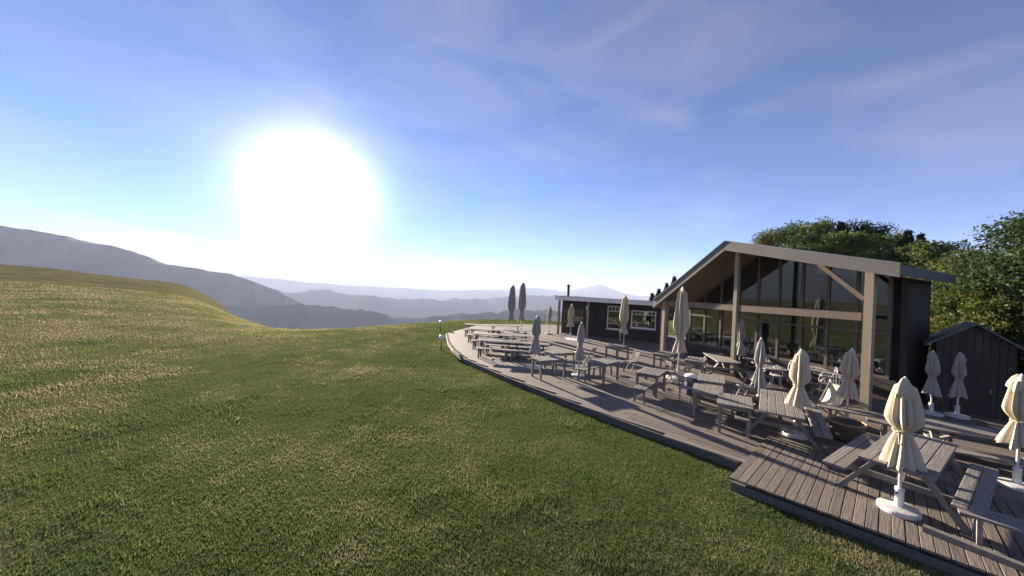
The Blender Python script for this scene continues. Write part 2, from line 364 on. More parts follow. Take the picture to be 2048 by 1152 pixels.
ridge('mountain_left', -100, -33, 3400, 1000, [(-100, 6.5), (-75, 5.2), (-62, 3.9), (-53, 2.85), (-51, 2.6), (-48, 1.7), (-46.3, 1.0), (-44, .75), (-41, .15), (-39, -.7), (-36, -1.9), (-33, -3.5)], 'mountain_heath', 12, .12, .12)
ridge('mountain_near', -62, 14, 2600, 900, [(-62, -2), (-45, -2.6), (-36, -3.4), (-25, -4.4), (-14, -4.2), (-6, -3.0), (2, -2.0), (14, -2.4)], 'mountain', 2, .35)
ridge('mountain_middle', -75, 35, 6200, 2000, [(-75, -.5), (-40, -1.0), (-28, -2.0), (-18, -2.2), (-10, -1.4), (-4, -.6), (0, -.3), (4, -.7), (14, -.9), (35, -.6)], 'mountain', 6, .55)
ridge('mountain_far', -80, 40, 13500, 4200, [(-80, .6), (-48, .3), (-36, -.4), (-20, -.7), (-9, -.2), (-3, .35), (1, .15), (3, .05), (5, .5), (7.0, 1.0), (8.7, 1.55), (10.2, 1.05), (12.5, .35), (15, .05), (20, .5), (40, .8)], 'mountain_rock', 9, .45)

# ------------------------------------------------------------------ terrace
fdir = Vector((.722, -.692, 0)).normalized(); bdir = Vector((-fdir.y, fdir.x, 0))      # along the lawn edge / away from the lawn
edge = [at(*p) for p in [(893, 666), (897, 684), (908, 699), (932, 717), (1000, 747), (1100, 786), (1200, 823), (1300, 859), (1400, 894), (1478, 922)]]
far = [edge[-1] + fdir * 12, edge[-1] + fdir * 12 + bdir * 9, Vector((22, 6, 0)), Vector((24, 13, 0)), Vector((16, 30, 0)), Vector((1, 36, 0)), Vector((-5.6, 33, 0))]
tpoly = [(p.x, p.y) for p in edge + far]
terrace = MB().prism(tpoly[::1], -.5, -.045).build('terrace', 'slab', kind='structure')
def to_uv(p): return (p[0] * fdir.x + p[1] * fdir.y, p[0] * bdir.x + p[1] * bdir.y)
def from_uv(u, v, z=0): return Vector((fdir.x * u + bdir.x * v, fdir.y * u + bdir.y * v, z))
uvp = [to_uv(p) for p in tpoly]
def spans(v):
    xs = []
    for i in range(len(uvp)):
        (u0, v0), (u1, v1) = uvp[i], uvp[(i + 1) % len(uvp)]
        if (v0 <= v) != (v1 <= v): xs.append(u0 + (v - v0) / (v1 - v0) * (u1 - u0))
    xs.sort(); return list(zip(xs[::2], xs[1::2]))
FA = math.atan2(fdir.y, fdir.x)
plank_meshes = {}
def plank_mesh(L, w=.188):
    k = (round(L, 1), w)
    if k not in plank_meshes: plank_meshes[k] = MB().box(0, 0, -.02, k[0] - .006, w, .04, ch=.005).mesh('plank')
    return plank_meshes[k]
cand = []; v = min(p[1] for p in uvp) + .1
while v < max(p[1] for p in uvp):
    lo = spans(v - .09); hi = spans(v + .09); mid = spans(v)
    for a, b in mid:
        a2 = max([a] + [q[0] for q in lo + hi if abs(q[0] - a) < .8]); b2 = b; u = a2
        while u < b2 - .3:
            L = min(round(random.uniform(2.6, 4.2), 1), round(b2 - u, 1)); L = max(L, .3)
            c = from_uv(u + L / 2, v); cand.append((c.length, u, v, L)); u += L + .004
    v += .196
cand.sort()
farb = MB()
for i, (d, u, vv, L) in enumerate(cand):
    c = from_uv(u + L / 2, vv)
    if c.y < -1 or (c.x > 11 and c.y < 5): continue
    if i < 330 and d < 15 and c.y > 3: obj('plank', plank_mesh(L), 'deck', terrace, loc=(c.x, c.y, random.uniform(-.004, .002)), rz=FA)
    else: farb.box(c.x, c.y, -.021, L, .186, .036, FA)
farb.build('far_planks', 'deck', terrace, kind='stuff')
# dark edging boards along the lawn side, one per stretch of the curve
for i in range(len(edge) - 1):
    p, q = edge[i], edge[i + 1]; L = (q - p).length; n = max(1, round(L / 2.2))
    for k in range(n):
        a = p.lerp(q, k / n); b = p.lerp(q, (k + 1) / n); d = (b - a).normalized(); o = Vector((d.y, -d.x, 0)) * .02
        MB().bar(a + o + Vector((0, 0, -.13)), b + o + Vector((0, 0, -.13)), .045, .22).build('edge_board', 'fascia', terrace)
        MB().bar(a + o + Vector((0, 0, -.30)), b + o + Vector((0, 0, -.30)), .04, .11).build('edge_board', 'fascia', terrace)

# boarded platform stepping out on to the lawn
P0 = at(1458, 954, .035); BA = math.atan2(bdir.y, bdir.x)
plat = obj('boarded_platform', MB().prism([(p.x, p.y) for p in (P0 + fdir * .03 + bdir * .03, P0 + fdir * 9 + bdir * .03, P0 + fdir * 9 + bdir * 1.0, P0 + fdir * .03 + bdir * 1.0)], -.42, -.052).mesh('platform_frame'), 'fascia', kind='structure')
pm = MB().box(1.5, 0, -.018, 3.0, .134, .036, ch=.004).mesh('platform_plank')
k = 0; u = .07
while u < 8.6:
    p = P0 + fdir * u + bdir * random.uniform(-.012, .012)
    o = obj('plank', pm, 'deck', plat, loc=(p.x, p.y, .037 + random.uniform(-.003, .003)), rz=BA + random.uniform(-.002, .002)); o.scale = (random.uniform(.995, 1.0), 1, 1)
    u += .145

# ------------------------------------------------------------------ grass on the near lawn
def inside(px, py, poly):
    c = np.zeros(len(px), bool); j = len(poly) - 1
    for i in range(len(poly)):
        xi, yi = poly[i]; xj, yj = poly[j]
        c ^= ((yi > py) != (yj > py)) & (px < (xj - xi) * (py - yi) / (yj - yi + 1e-12) + xi); j = i
    return c
pp = [P0 - fdir * .03 - bdir * .03, P0 + fdir * 9 - bdir * .03, P0 + fdir * 9 + bdir * 3, P0 - fdir * .03 + bdir * 3]
NB = 700000
rr = 3.2 * (75 / 3.2) ** rng.random(NB); aa = np.radians(rng.uniform(-66, 56, NB)); bx = rr * np.sin(aa); by = rr * np.cos(aa)
keep = ~inside(bx, by, tpoly) & ~inside(bx, by, [(p.x, p.y) for p in pp]) ; bx, by, rr = bx[keep], by[keep], rr[keep]; nb = len(bx); bz = height(bx, by)
clump = 1.5 * fbm(bx, by, 1.1, 4, 8); hgt = (.014 + .016 * rng.random(nb) + .03 * np.clip(clump, 0, 1)) * (1 + .03 * rr); tall = rng.random(nb) < .02; hgt[tall] *= 2.3
wd = (.0026 + .002 * rng.random(nb)) * (1 + rr * .12); ph = rng.uniform(0, 2 * np.pi, nb); ln = rng.uniform(.15, .75, nb) * hgt; lp = rng.uniform(0, 2 * np.pi, nb)
B = np.zeros((nb, 3, 3)); B[:, 0] = np.stack([bx - wd * np.cos(ph), by - wd * np.sin(ph), bz - .01], -1); B[:, 1] = np.stack([bx + wd * np.cos(ph), by + wd * np.sin(ph), bz - .01], -1)
B[:, 2] = np.stack([bx + ln * np.cos(lp), by + ln * np.sin(lp), bz + hgt], -1)
gme = npmesh('lawn_grass', B.reshape(-1, 3), np.arange(nb * 3).reshape(-1, 3), 'blade'); ta = gme.attributes.new('tint', 'FLOAT', 'POINT'); tv = np.clip(.35 + .38 * sstep(3, 22, -bx) + .5 * (rng.random(nb) - .5) + .9 * fbm(bx, by, .45, 4, 2) + .5 * fbm(bx, by, 2.2, 3, 6) + .25 * tall, 0, 1)  # tint rises to the left: the same lens veil put into blade colour
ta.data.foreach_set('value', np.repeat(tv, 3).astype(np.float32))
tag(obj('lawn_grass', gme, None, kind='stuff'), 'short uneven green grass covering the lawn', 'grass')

# ------------------------------------------------------------------ trees
def leaf_quads(C, size, flat=.0):
    n = len(C); a = rng.normal(size=(n, 3)); a /= np.linalg.norm(a, axis=1)[:, None]; b = rng.normal(size=(n, 3)); b -= a * (a * b).sum(1)[:, None]; b /= np.linalg.norm(b, axis=1)[:, None]
    s = size * rng.uniform(.6, 1.3, n)[:, None]; l = a * s; w = b * s * .55
    V = np.stack([C - l, C + w * .9 - l * .1, C + l, C - w * .9 - l * .1], 1); return V.reshape(-1, 3), np.arange(4 * n).reshape(-1, 4)
def broadleaf(name, h, rx, leaf, nclump=70, nleaf=9000, low=.22, size=.13):
    root = obj(name, None); t = MB(); r0 = h * .022
    spine = [(0, 0, -.4)] + [(random.uniform(-.02, .02) * h, random.uniform(-.02, .02) * h, z * h) for z in (.12, .3, .5, .7, .88)]
    t.tube(spine, [r0 * 1.5, r0 * 1.1, r0, r0 * .75, r0 * .5, r0 * .2], 8)
    cs = []
    for i in range(nclump):
        z = random.uniform(low, .98); prof = math.sin(math.pi * min(1, max(.06, (z - low + .12) / (1.1 - low)))) ** .6; a = random.uniform(0, 6.283); rad = rx * prof * (random.random() ** .45) * random.uniform(.75, 1.15)
        c = Vector((rad * math.cos(a), rad * math.sin(a), z * h)); cs.append((c, h * random.uniform(.045, .095)))
        if i % 3 == 0:
            zb = max(.1 * h, c.z - rad * .8); si = min(4, int(zb / h * 5)); s0 = Vector(spine[si]).lerp(Vector(spine[si + 1]), .5); m = s0.lerp(c, .55) + Vector((0, 0, -.03 * h)); t.tube([s0, m, c], [r0 * .4, r0 * .22, r0 * .06], 5, False)
    t.build('trunk', 'bark', root, True)
    wts = np.array([c[1] ** 2 for c in cs]); idx = rng.choice(len(cs), nleaf, p=wts / wts.sum())
    CC = np.array([c[0] for c in cs])[idx]; SR = np.array([c[1] for c in cs])[idx]
    d = rng.normal(size=(nleaf, 3)); d /= np.linalg.norm(d, axis=1)[:, None]; d *= (rng.random(nleaf) ** .4)[:, None] * SR[:, None] * np.array([1.25, 1.25, .85])
    V, Fc = leaf_quads(CC + d, size); obj('crown', npmesh('crown', V, Fc, leaf), None, root); root['h'] = h; return root
def spruce(name, h, rx, leaf='needle', whorls=34):
    root = obj(name, None); t = MB(); t.tube([(0, 0, -.4), (0, 0, h * .5), (0, 0, h * .98)], [h * .018, h * .011, h * .002], 8); pts = []
    for k in range(whorls):
        f = k / whorls; z = h * (.08 + .90 * f); L = rx * (1 - f) ** .85 * random.uniform(.85, 1.1) + .12
        nb_ = 8 if f < .7 else 6; a0 = random.uniform(0, 6.28)
        for j in range(nb_):
            a = a0 + j * 6.283 / nb_ + random.uniform(-.25, .25); Lb = L * random.uniform(.7, 1.12); dx, dy = math.cos(a), math.sin(a)
            if j % 2 == 0: t.tube([(0, 0, z), (dx * Lb * .7, dy * Lb * .7, z - .16 * Lb)], [h * .003, h * .001], 4, False)
            n = int(10 + 26 * Lb / rx)
            s = np.sqrt(rng.random(n)) * Lb; side = rng.normal(size=n) * .16 * s; zz = z - .22 * s + .05 * s * s / max(Lb, .1) - np.abs(rng.normal(size=n)) * .05 * h * .3 * (s / Lb)
            pts.append(np.stack([dx * s - dy * side, dy * s + dx * side, zz], -1))
    t.build('trunk', 'bark', root, True); C = np.concatenate(pts); V, Fc = leaf_quads(C, h * .021); obj('crown', npmesh('crown', V, Fc, leaf), None, root); root['h'] = h; return root
BL = [broadleaf('broadleaf_tree', 11, 3.6, 'leaf_a', 80, 10000), broadleaf('broadleaf_tree', 11, 3.2, 'leaf_b', 70, 9000), broadleaf('broadleaf_tree', 11, 4.0, 'leaf_c', 85, 11000, .12)]
SP = [spruce('spruce_tree', 13, 2.5), spruce('spruce_tree', 13, 2.9, whorls=30)]
BU = [broadleaf('leafy_bush', 5, 2.3, 'leaf_b', 70, 8000, .02, .085), broadleaf('leafy_bush', 5, 2.5, 'leaf_a', 70, 8000, .02, .085)]
def plant(proto, px, py, dist, label, cat, group, wide=1.0):
    p = on_depth(px, py, dist); g = float(height(p.x, p.y)); s = max(.3, (p.z - g) / proto['h'])
    place(proto, (p.x, p.y, g), random.uniform(0, 6.28), label, cat, group, (s * wide, s * wide, s))
G1 = 'broadleaf trees behind the restaurant roof'; L1 = 'tall leafy green tree standing behind the restaurant roof'
for px, py, d, k, w in [(1526, 466, 46, 1, 1), (1556, 455, 50, 0, 1), (1590, 448, 52, 2, 1.1), (1625, 444, 50, 0, 1), (1660, 440, 54, 1, 1.1), (1712, 446, 50, 2, 1), (1752, 450, 50, 1, 1), (1785, 462, 46, 0, 1), (1600, 468, 42, 2, 1.2), (1690, 462, 42, 0, 1.2)]:
    plant(BL[k], px, py, d, ['mid-green', 'olive-tinted', 'dense dark'][k] + ' leafy tree standing behind the restaurant roof', 'tree', ['mid-green', 'olive', 'dark'][k] + ' ' + G1, w)
G2 = 'spruces behind the restaurant'; L2 = 'dark pointed spruce rising behind the restaurant roof'
for px, py, d, k in [(1684, 436, 48, 0), (1732, 440, 56, 1), (1816, 452, 42, 0), (1842, 458, 42, 1), (1800, 470, 44, 0)]:
    plant(SP[k], px, py, d, L2, 'tree', G2)
G3 = 'small spruces left of the gable'; L3 = 'far dark spruce peeping over the low side of the gable roof'
for px, py, d, k in [(1349, 549, 62, 0), (1334, 562, 64, 1), (1318, 574, 66, 0), (1365, 556, 60, 1), (1305, 582, 70, 1), (1385, 545, 58, 0)]:
    plant(SP[k], px, py, d, L3, 'tree', G3, 1.2)
G4 = 'woodland edge beyond the shed'; L4 = 'leafy tree of the woodland edge beyond the dark shed'
for px, py, d, k, w in [(1868, 478, 38, 0, 1), (1920, 505, 35, 2, 1), (1948, 499, 34, 1, 1), (1980, 508, 32, 0, 1), (1900, 520, 30, 1, 1.2), (1935, 535, 27, 0, 1.2), (1978, 530, 26, 1, 1.2), (1880, 545, 28, 2, 1.2)]:
    plant(BL[k], px, py, d, ['mid-green', 'olive-tinted', 'dense dark'][k] + ' leafy tree of the woodland edge beyond the dark shed', 'tree', ['mid-green', 'olive', 'dark'][k] + ' ' + G4, w)
plant(SP[1], 1892, 488, 37, 'single dark spruce among the leafy woodland trees beyond the shed', 'tree', None)
big = broadleaf('broadleaf_tree', 12, 3.4, 'leaf_c', 95, 14000, .1, .12)
plant(big, 2052, 428, 25, 'tall dark tree overtopping the woodland beyond the shed', 'tree', None, 1.15)
plant(BL[2], 2110, 455, 23, 'broad dark tree beside the tallest tree of the woodland', 'tree', None, 1.2)
G5 = 'sunlit bushes at the woodland foot'; L5 = 'dense leafy bush at the foot of the woodland beyond the hedge'
for px, py, d, k, w in [(1945, 572, 24, 0, 1), (1990, 562, 23.5, 1, 1), (2035, 572, 23, 0, 1.05), (2080, 580, 22.5, 1, 1), (1972, 598, 22, 1, .95), (2020, 606, 21.6, 0, .95), (1915, 590, 24, 1, .9)]:
    plant(BU[k], px, py, d, ['olive', 'mid-green'][k] + ' bush at the foot of the woodland beyond the hedge', 'bush', ['olive', 'mid-green'][k] + ' ' + G5, w)
G6 = 'dark bushes behind the hedge'; L6 = 'dense dark bush right behind the evergreen hedge'; DB = broadleaf('leafy_bush', 5, 2.4, 'leaf_c', 70, 8000, .02, .085)
for px, py, d, w in [(1985, 630, 23.5, 1.1), (2030, 624, 23, 1.1), (2075, 628, 22, 1.1), (1950, 632, 24, 1.0)]: plant(DB, px, py, d, L6, 'bush', G6, w)
# hedge
ha, hb = Vector((15.6, 10.0, 0)), Vector((20, 5.6, 0)); hd = hb - ha; hn = Vector((-hd.y, hd.x, 0)).normalized()
hedge = thing('hedge', 'dark clipped evergreen hedge behind the terrace, below the woodland', 'hedge', ha)
n = 26000; t_ = rng.random(n); w_ = rng.uniform(-.55, .55, n); z_ = rng.uniform(-.15, 1.75, n)
side = rng.random(n) < .6; w_[side] = np.sign(w_[side]) * (.55 + .06 * rng.normal(size=side.sum())); top = rng.random(n) < .2; z_[top] = 1.75 + .08 * rng.normal(size=top.sum())
C = np.stack([hd.x * t_ + hn.x * w_, hd.y * t_ + hn.y * w_, z_], -1); V, Fc = leaf_quads(C, .06); obj('foliage', npmesh('hedge_foliage', V, Fc, 'hedge'), None, hedge)
st = MB()
for i in range(12):
    p = hd * ((i + .5) / 12); st.tube([(p.x, p.y, -.3), (p.x, p.y, 1.2), (p.x + .1, p.y, 1.6)], [.05, .035, .01], 6)
st.build('stems', 'bark', hedge)

# ------------------------------------------------------------------ restaurant with the big gable
Q0 = at(1722, 820); Q1 = at(1308, 690); fd = Vector((-.47, .883, 0)).normalized(); fn = Vector((-fd.y, fd.x, 0)); fn = fn if fn.x < 0 else -fn; inn = -fn
def fpt(px, py, off=0): return on_plane(px, py, Q0 + fn * off, fn)
apex = fpt(1450, 482); er = fpt(1800, 527); el_ = fpt(1306, 601)
def s_of(p): return (p - Q0).dot(fd)
sa, sr, sl = s_of(apex), s_of(er), s_of(el_); za, zr, zl = apex.z, er.z, el_.z
print('gable', sa, sr, sl, za, zr, zl)
DEP = 5.0; SET = 2.6     # roof depth, porch depth
rest = thing('restaurant', 'large restaurant building with a glazed gable front and long low-pitched roof', 'restaurant', (Q0.x, Q0.y, 0))
RX = Matrix(((fd.x, inn.x, 0, 0), (fd.y, inn.y, 0, 0), (0, 0, 1, 0), (0, 0, 0, 1)))     # local: x along facade, y inwards
rest.matrix_world = Matrix.Translation((Q0.x, Q0.y, 0)) @ RX
flip = RX.to_3x3().determinant() < 0
print('flip', flip)
def rprism(poly_sz, y0, y1):
    """polygon in facade plane (s,z) extruded inwards"""
    m = MB(); n = len(poly_sz); vs_ = [(s, y0, z) for s, z in poly_sz] + [(s, y1, z) for s, z in poly_sz]
    m.add(vs_, [tuple(range(n)), tuple(range(n, 2 * n))[::-1]] + [(i, i + n, (i + 1) % n + n, (i + 1) % n) for i in range(n)]); return m
TK = .34
roof = rprism([(sa, za - .03), (sr, zr - .03), (sr, zr - TK), (sa, za - TK - .02)], .06, DEP).build('roof', 'roof', rest)
rprism([(sa, za - .03), (sa, za - TK - .02), (sl, zl - TK), (sl, zl - .03)], .06, DEP).build('roof_slope', 'roof', roof)
def rake(s0, z0, s1, z1, name='rake_board', w=.42):
    rprism([(s0, z0), (s1, z1), (s1, z1 - w), (s0, z0 - w)], 0, .055).build(name, 'roof_fascia', roof)
rake(sr, zr, sa - .004, za); rake(sa + .004, za, sl, zl)
rprism([(sr, zr + .03), (sa, za + .03), (sl, zl + .03), (sl, zl + .004), (sa, za + .004), (sr, zr + .004)], -.03, .09).build('roof_edge_strip', 'steel', roof)
# boarded soffit, board by board near the front
nb_ = 11
for side_, (s0, z0, s1, z1) in enumerate([(sr + .05, zr, sa - .02, za), (sa + .02, za, sl - .05, zl)]):
    for k in range(nb_):
        y0 = .08 + k * (SET + .0) / nb_; y1 = y0 + SET / nb_ - .012
        dz = TK + .032
        rprism([(s0, z0 - dz), (s1, z1 - dz), (s1, z1 - dz - .025), (s0, z0 - dz - .025)], y0, y1).build('soffit_board', 'soffit', roof)
def zroof(s): return za + (zr - za) * (sa - s) / (sa - sr) if s < sa else za + (zl - za) * (s - sa) / (sl - sa)
# porch posts and beams
for s, w in ((0.0, .24), (sl * .5, .16), (sl - .6, .2)):
    zt = zroof(s) - TK - .03
    b = MB(); b.box(s, .30, zt / 2 - .02, w, w, zt + .02); b.build('porch_post', 'post', rest)
MB().box((sl - .6) / 2, .30, 3.0, sl - 1.0, .12, .26).build('porch_beam', 'soffit', rest)
MB().bar((.16, .30, zroof(1) - 1.5), (1.5, .30, zroof(1.5) - TK - .06), .14, .14).build('brace', 'soffit', rest)
# glazed front, set back
zs = [0.0, .75, 2.35, 3.05]; cols = 9; s_lo, s_hi = .25, sl - .35
front = rprism([(s_lo - .25, 0), (s_hi + .25, 0), (s_hi + .25, .75), (s_lo - .25, .75)], SET, SET + .18).build('wall_base', 'dark_timber', rest)
for i in range(cols + 1):
    s = s_lo + (s_hi - s_lo) * i / cols; zt = zroof(s) - TK - .06
    MB().box(s, SET + .05, (.75 + zt) / 2, .11, .12, zt - .75).build('mullion', 'frame', rest)
for z in (.80, 2.40, 3.10):
    if z < 3.2: rprism([(s_lo, z - .05), (s_hi, z - .05), (s_hi, z + .05), (s_lo, z + .05)], SET - .004, SET + .10).build('transom', 'frame', rest)
for i in range(cols):
    a = s_lo + (s_hi - s_lo) * i / cols + .05; b = s_lo + (s_hi - s_lo) * (i + 1) / cols - .05
    for z0, z1 in ((.85, 2.35), (2.45, 3.05)):
        rprism([(a, z0), (b, z0), (b, z1), (a, z1)], SET + .04, SET + .055).build('pane', 'glass', rest)
    za_, zb_ = zroof(a) - TK - .07, zroof(b) - TK - .07
    if min(za_, zb_) > 3.2:
        pts = [(a, 3.15), (b, 3.15), (b, zb_), (a, za_)]
        if a < sa < b: pts.insert(3, (sa, za - TK - .09))
        rprism(pts, SET + .04, SET + .055).build('pane', 'glass', rest)
# the room behind the glass
rprism([(s_lo, -.04), (s_hi, -.04), (s_hi, .03), (s_lo, .03)], SET + .2, DEP - .3).build('floor', 'interior', rest)
rprism([(s_lo - .25, 0), (s_hi + .2, 0), (s_hi + .2, zroof(s_hi) - TK - .08), (sa, za - TK - .1), (s_lo - .25, zroof(s_lo) - TK - .08)], DEP - .3, DEP - .1).build('back_wall', 'interior', rest)
for s, nm in ((s_lo - .35, 'side_wall'), (s_hi + .25, 'side_wall')):
    zt = zroof(s) - TK - .05
    MB().box(s, (SET + DEP) / 2, zt / 2, .18, DEP - SET - .3, zt).build(nm, 'dark_timber', rest)
MB().tube([(sa + 2.2, 4.5, zroof(sa + 2.2) - .2), (sa + 2.2, 4.5, za + .2)], .11, 12).build('flue', 'steel', rest)

# ------------------------------------------------------------------ flat roofed bar wing
W0 = at(1112, 668); W1 = Q1 + fd * 0.0 + fn * -.3
wd_ = (W1 - W0); wL = wd_.length; wx = wd_.normalized(); wy = Vector((-wx.y, wx.x, 0))      # wy points away from the terrace
bar_ = thing('bar_building', 'low flat-roofed bar building with a pale roof edge and white windows', 'building')
bar_.matrix_world = Matrix.Translation((W0.x, W0.y, 0)) @ Matrix(((wx.x, wy.x, 0, 0), (wx.y, wy.y, 0, 0), (0, 0, 1, 0), (0, 0, 0, 1)))
zt = on_plane(1200, 597, W0, wy).z; print('bar roof z', zt, 'len', wL)
zt_l = on_plane(1112, 596, W0, wy).z
WS = 1.0
def wall_with_holes(L, z1, y, th, holes):
    """wall as a set of boxes round the openings"""
    m = MB(); xs = sorted({0.0, L} | {h[0] for h in holes} | {h[1] for h in holes})
    for a, b in zip(xs, xs[1:]):
        cuts = sorted([(h[2], h[3]) for h in holes if h[0] <= a + 1e-6 and h[1] >= b - 1e-6]); z = 0.0
        for c0, c1 in cuts + [(z1, z1)]:
            if c0 - z > .01: m.box((a + b) / 2, y + th / 2, (z + c0) / 2, b - a, th, c0 - z)
            z = c1
    return m
def bx_of(px): 
    p = on_plane(px, 640, W0 + wy * WS, wy); return (p - W0).dot(wx)
def bz_of(py, px=1240): return on_plane(px, py, W0 + wy * WS, wy).z
h1 = (bx_of(1214), bx_of(1246), max(.7, bz_of(664)), bz_of(613)); h2 = (bx_of(1262), bx_of(1312), .95, bz_of(622, 1290)); h0 = (bx_of(1128), bx_of(1166), .95, min(2.5, bz_of(618, 1150)))
print('holes', h0, h1, h2)
wall_with_holes(wL - .05, zt - .3, WS, .25, [h0, h1, h2]).build('wall', 'dark_timber', bar_)
for x in (.1, wL - .15): MB().box(x, (WS + 6) / 2 + .13, (zt - .3) / 2, .2, 6 - WS - .27, zt - .3).build('side_wall', 'render', bar_)
MB().box(wL / 2, 6.1, (zt - .3) / 2, wL, .2, zt - .3).build('back_wall', 'render', bar_)
MB().box(wL / 2, 3.2, .0, wL - .4, 5.6, .06).build('floor', 'interior', bar_)
rf = MB().box(wL / 2 - .1, 3.1, zt - .16, wL + .1, 6.3, .24).build('roof', 'roof', bar_)
MB().box(wL / 2 - .1, -.10, zt - .14, wL + .2, .06, .30).build('roof_edge_board', 'white_frame', rf)
MB().box(-.22, 3.1, zt - .14, .06, 6.3, .30).build('roof_edge_board', 'white_frame', rf)
MB().box(wL / 2 - .1, -.10, zt + .025, wL + .26, .12, .03).build('roof_trim', 'steel', rf)
fl = on_plane(1136, 592, W0 + wy * 2, wy); fx = (fl - W0).dot(wx); ft = on_plane(1136, 568, W0 + wy * 2, wy).z
fo = MB(); fo.tube([(fx, 2, zt - .1), (fx, 2, ft - .2)], .12, 12); fo.lathe([(.17, 0), (.17, .05), (.10, .12), (.02, .2)], 12, (fx, 2, ft - .2)); fo.build('flue', 'dark_metal', rf)
for i, x in enumerate((.15, wL * .33, wL * .66)):
    MB().box(x, .02, (zt - .3) / 2, .14, .14, zt - .28).build('canopy_post', 'post', bar_)
def window(hole, n_top, big, framem):
    x0, x1, z0, z1 = hole; w = MB(); t = .07; y = WS + .06
    for x in (x0 + t / 2, x1 - t / 2): w.box(x, y, (z0 + z1) / 2, t, .1, z1 - z0)
    for z in (z0 + t / 2, z1 - t / 2): w.box((x0 + x1) / 2, y, z, x1 - x0 - 2 * t, .1, t)
    win = w.build('window', framem, bar_)
    zb = z1 - .38 * min(1.2, (z1 - z0) * .6)
    MB().box((x0 + x1) / 2, y, zb, x1 - x0 - 2 * t, .08, .05).build('transom', framem, win)
    for i in range(n_top):
        a = x0 + t + (x1 - x0 - 2 * t) * i / n_top; b = x0 + t + (x1 - x0 - 2 * t) * (i + 1) / n_top
        if i: MB().box(a, y, (zb + .025 + z1 - t) / 2, .04, .07, z1 - t - zb - .03).build('glazing_bar', framem, win)
        MB().box((a + b) / 2, y + .01, (zb + z1 - t) / 2, b - a - .045, .012, z1 - t - zb - .06).build('pane', 'glass', win)
    MB().box((x0 + x1) / 2, y + .01, (z0 + t + zb) / 2, x1 - x0 - 2 * t - .01, .012, zb - z0 - t - .06).build('pane', big, win)
    MB().box((x0 + x1) / 2, WS - .08, z0 - .03, x1 - x0 + .1, .18, .05).build('window_sill', framem, win)
window(h0, 3, 'glass', 'frame'); window(h1, 4, 'glass', 'white_frame'); window(h2, 6, 'glass', 'white_frame')
# lantern hanging under the roof edge
lx = bx_of(1180); lp = MB().lathe([(.02, .0), (.10, .03), (.13, .16), (.11, .30), (.03, .36)], 14)
lam = thing('hanging_lantern', 'white lantern hanging under the roof edge of the bar building', 'lantern', W0 + wx * lx + wy * .25 + Vector((0, 0, zt - .95)))
lp.build('globe', 'lamp_globe', lam, True); MB().tube([(0, 0, .34), (0, 0, .70)], .012, 6).build('cord', 'dark_metal', lam)
MB().lathe([(.05, -.45), (.055, -.1), (.03, .01)], 12).build('tail', 'lamp_globe', lam, True)

# ------------------------------------------------------------------ dark shed beside the restaurant
S0 = Vector((13.6, 12.4, 0)); sx = Vector((.72, -.694, 0)); sy = Vector((.694, .72, 0))
shed = thing('shed', 'dark timber shed with a gable roof and a lean-to, beside the restaurant porch', 'shed')
shed.matrix_world = Matrix.Translation(S0) @ Matrix.Diagonal((1, 1, .84, 1)) @ Matrix(((sx.x, sy.x, 0, 0), (sx.y, sy.y, 0, 0), (0, 0, 1, 0), (0, 0, 0, 1)))
nbd = 10; Wd = 1.7
for i in range(nbd):
    a = Wd * i / nbd; b = Wd * (i + 1) / nbd - .012; zt_ = lambda x: 2.75 + .75 * (1 - abs(x - Wd / 2) / (Wd / 2))
    m = MB(); m.add([(a, 0, 0), (b, 0, 0), (b, 0, zt_(b)), (a, 0, zt_(a)), (a, .03, 0), (b, .03, 0), (b, .03, zt_(b)), (a, .03, zt_(a))], [(0, 1, 2, 3), (7, 6, 5, 4), (0, 4, 5, 1), (1, 5, 6, 2), (2, 6, 7, 3), (3, 7, 4, 0)])
    m.build('wall_board', 'dark_timber', shed)
for x in (.02, Wd - .02): MB().box(x, 1.2, 1.35, .06, 2.3, 2.7).build('side_wall', 'dark_timber', shed)
MB().box(Wd / 2, 2.38, 1.35, Wd, .06, 2.7).build('back_wall', 'dark_timber', shed)
for sgn in (-1, 1):
    m = MB(); xc = Wd / 2; xe = xc + sgn * (Wd / 2 + .28); ze = 2.75 - .23
    m.add([(xc, -.3, 3.58), (xe, -.3, ze + .08), (xe, 2.6, ze + .08), (xc, 2.6, 3.58), (xc, -.3, 3.5), (xe, -.3, ze), (xe, 2.6, ze), (xc, 2.6, 3.5)], [(0, 1, 2, 3), (7, 6, 5, 4), (0, 4, 5, 1), (1, 5, 6, 2), (2, 6, 7, 3), (3, 7, 4, 0)][::1])
    m.build('roof_slope', 'roof', shed)
lt = MB(); lt.box(Wd + .85, 1.1, 2.45, 1.5, 2.8, .09); lt.build('lean_to_roof', 'roof', shed)
for x in (Wd + .25, Wd + 1.5): MB().box(x, -.15, 1.2, .12, .12, 2.42).build('lean_to_post', 'wood', shed)
dr = MB().box(.85, -.03, 1.02, .9, .05, 2.04).build('door', 'dark_timber', shed); MB().box(1.2, -.075, 1.0, .03, .05, .14).build('handle', 'steel', dr)

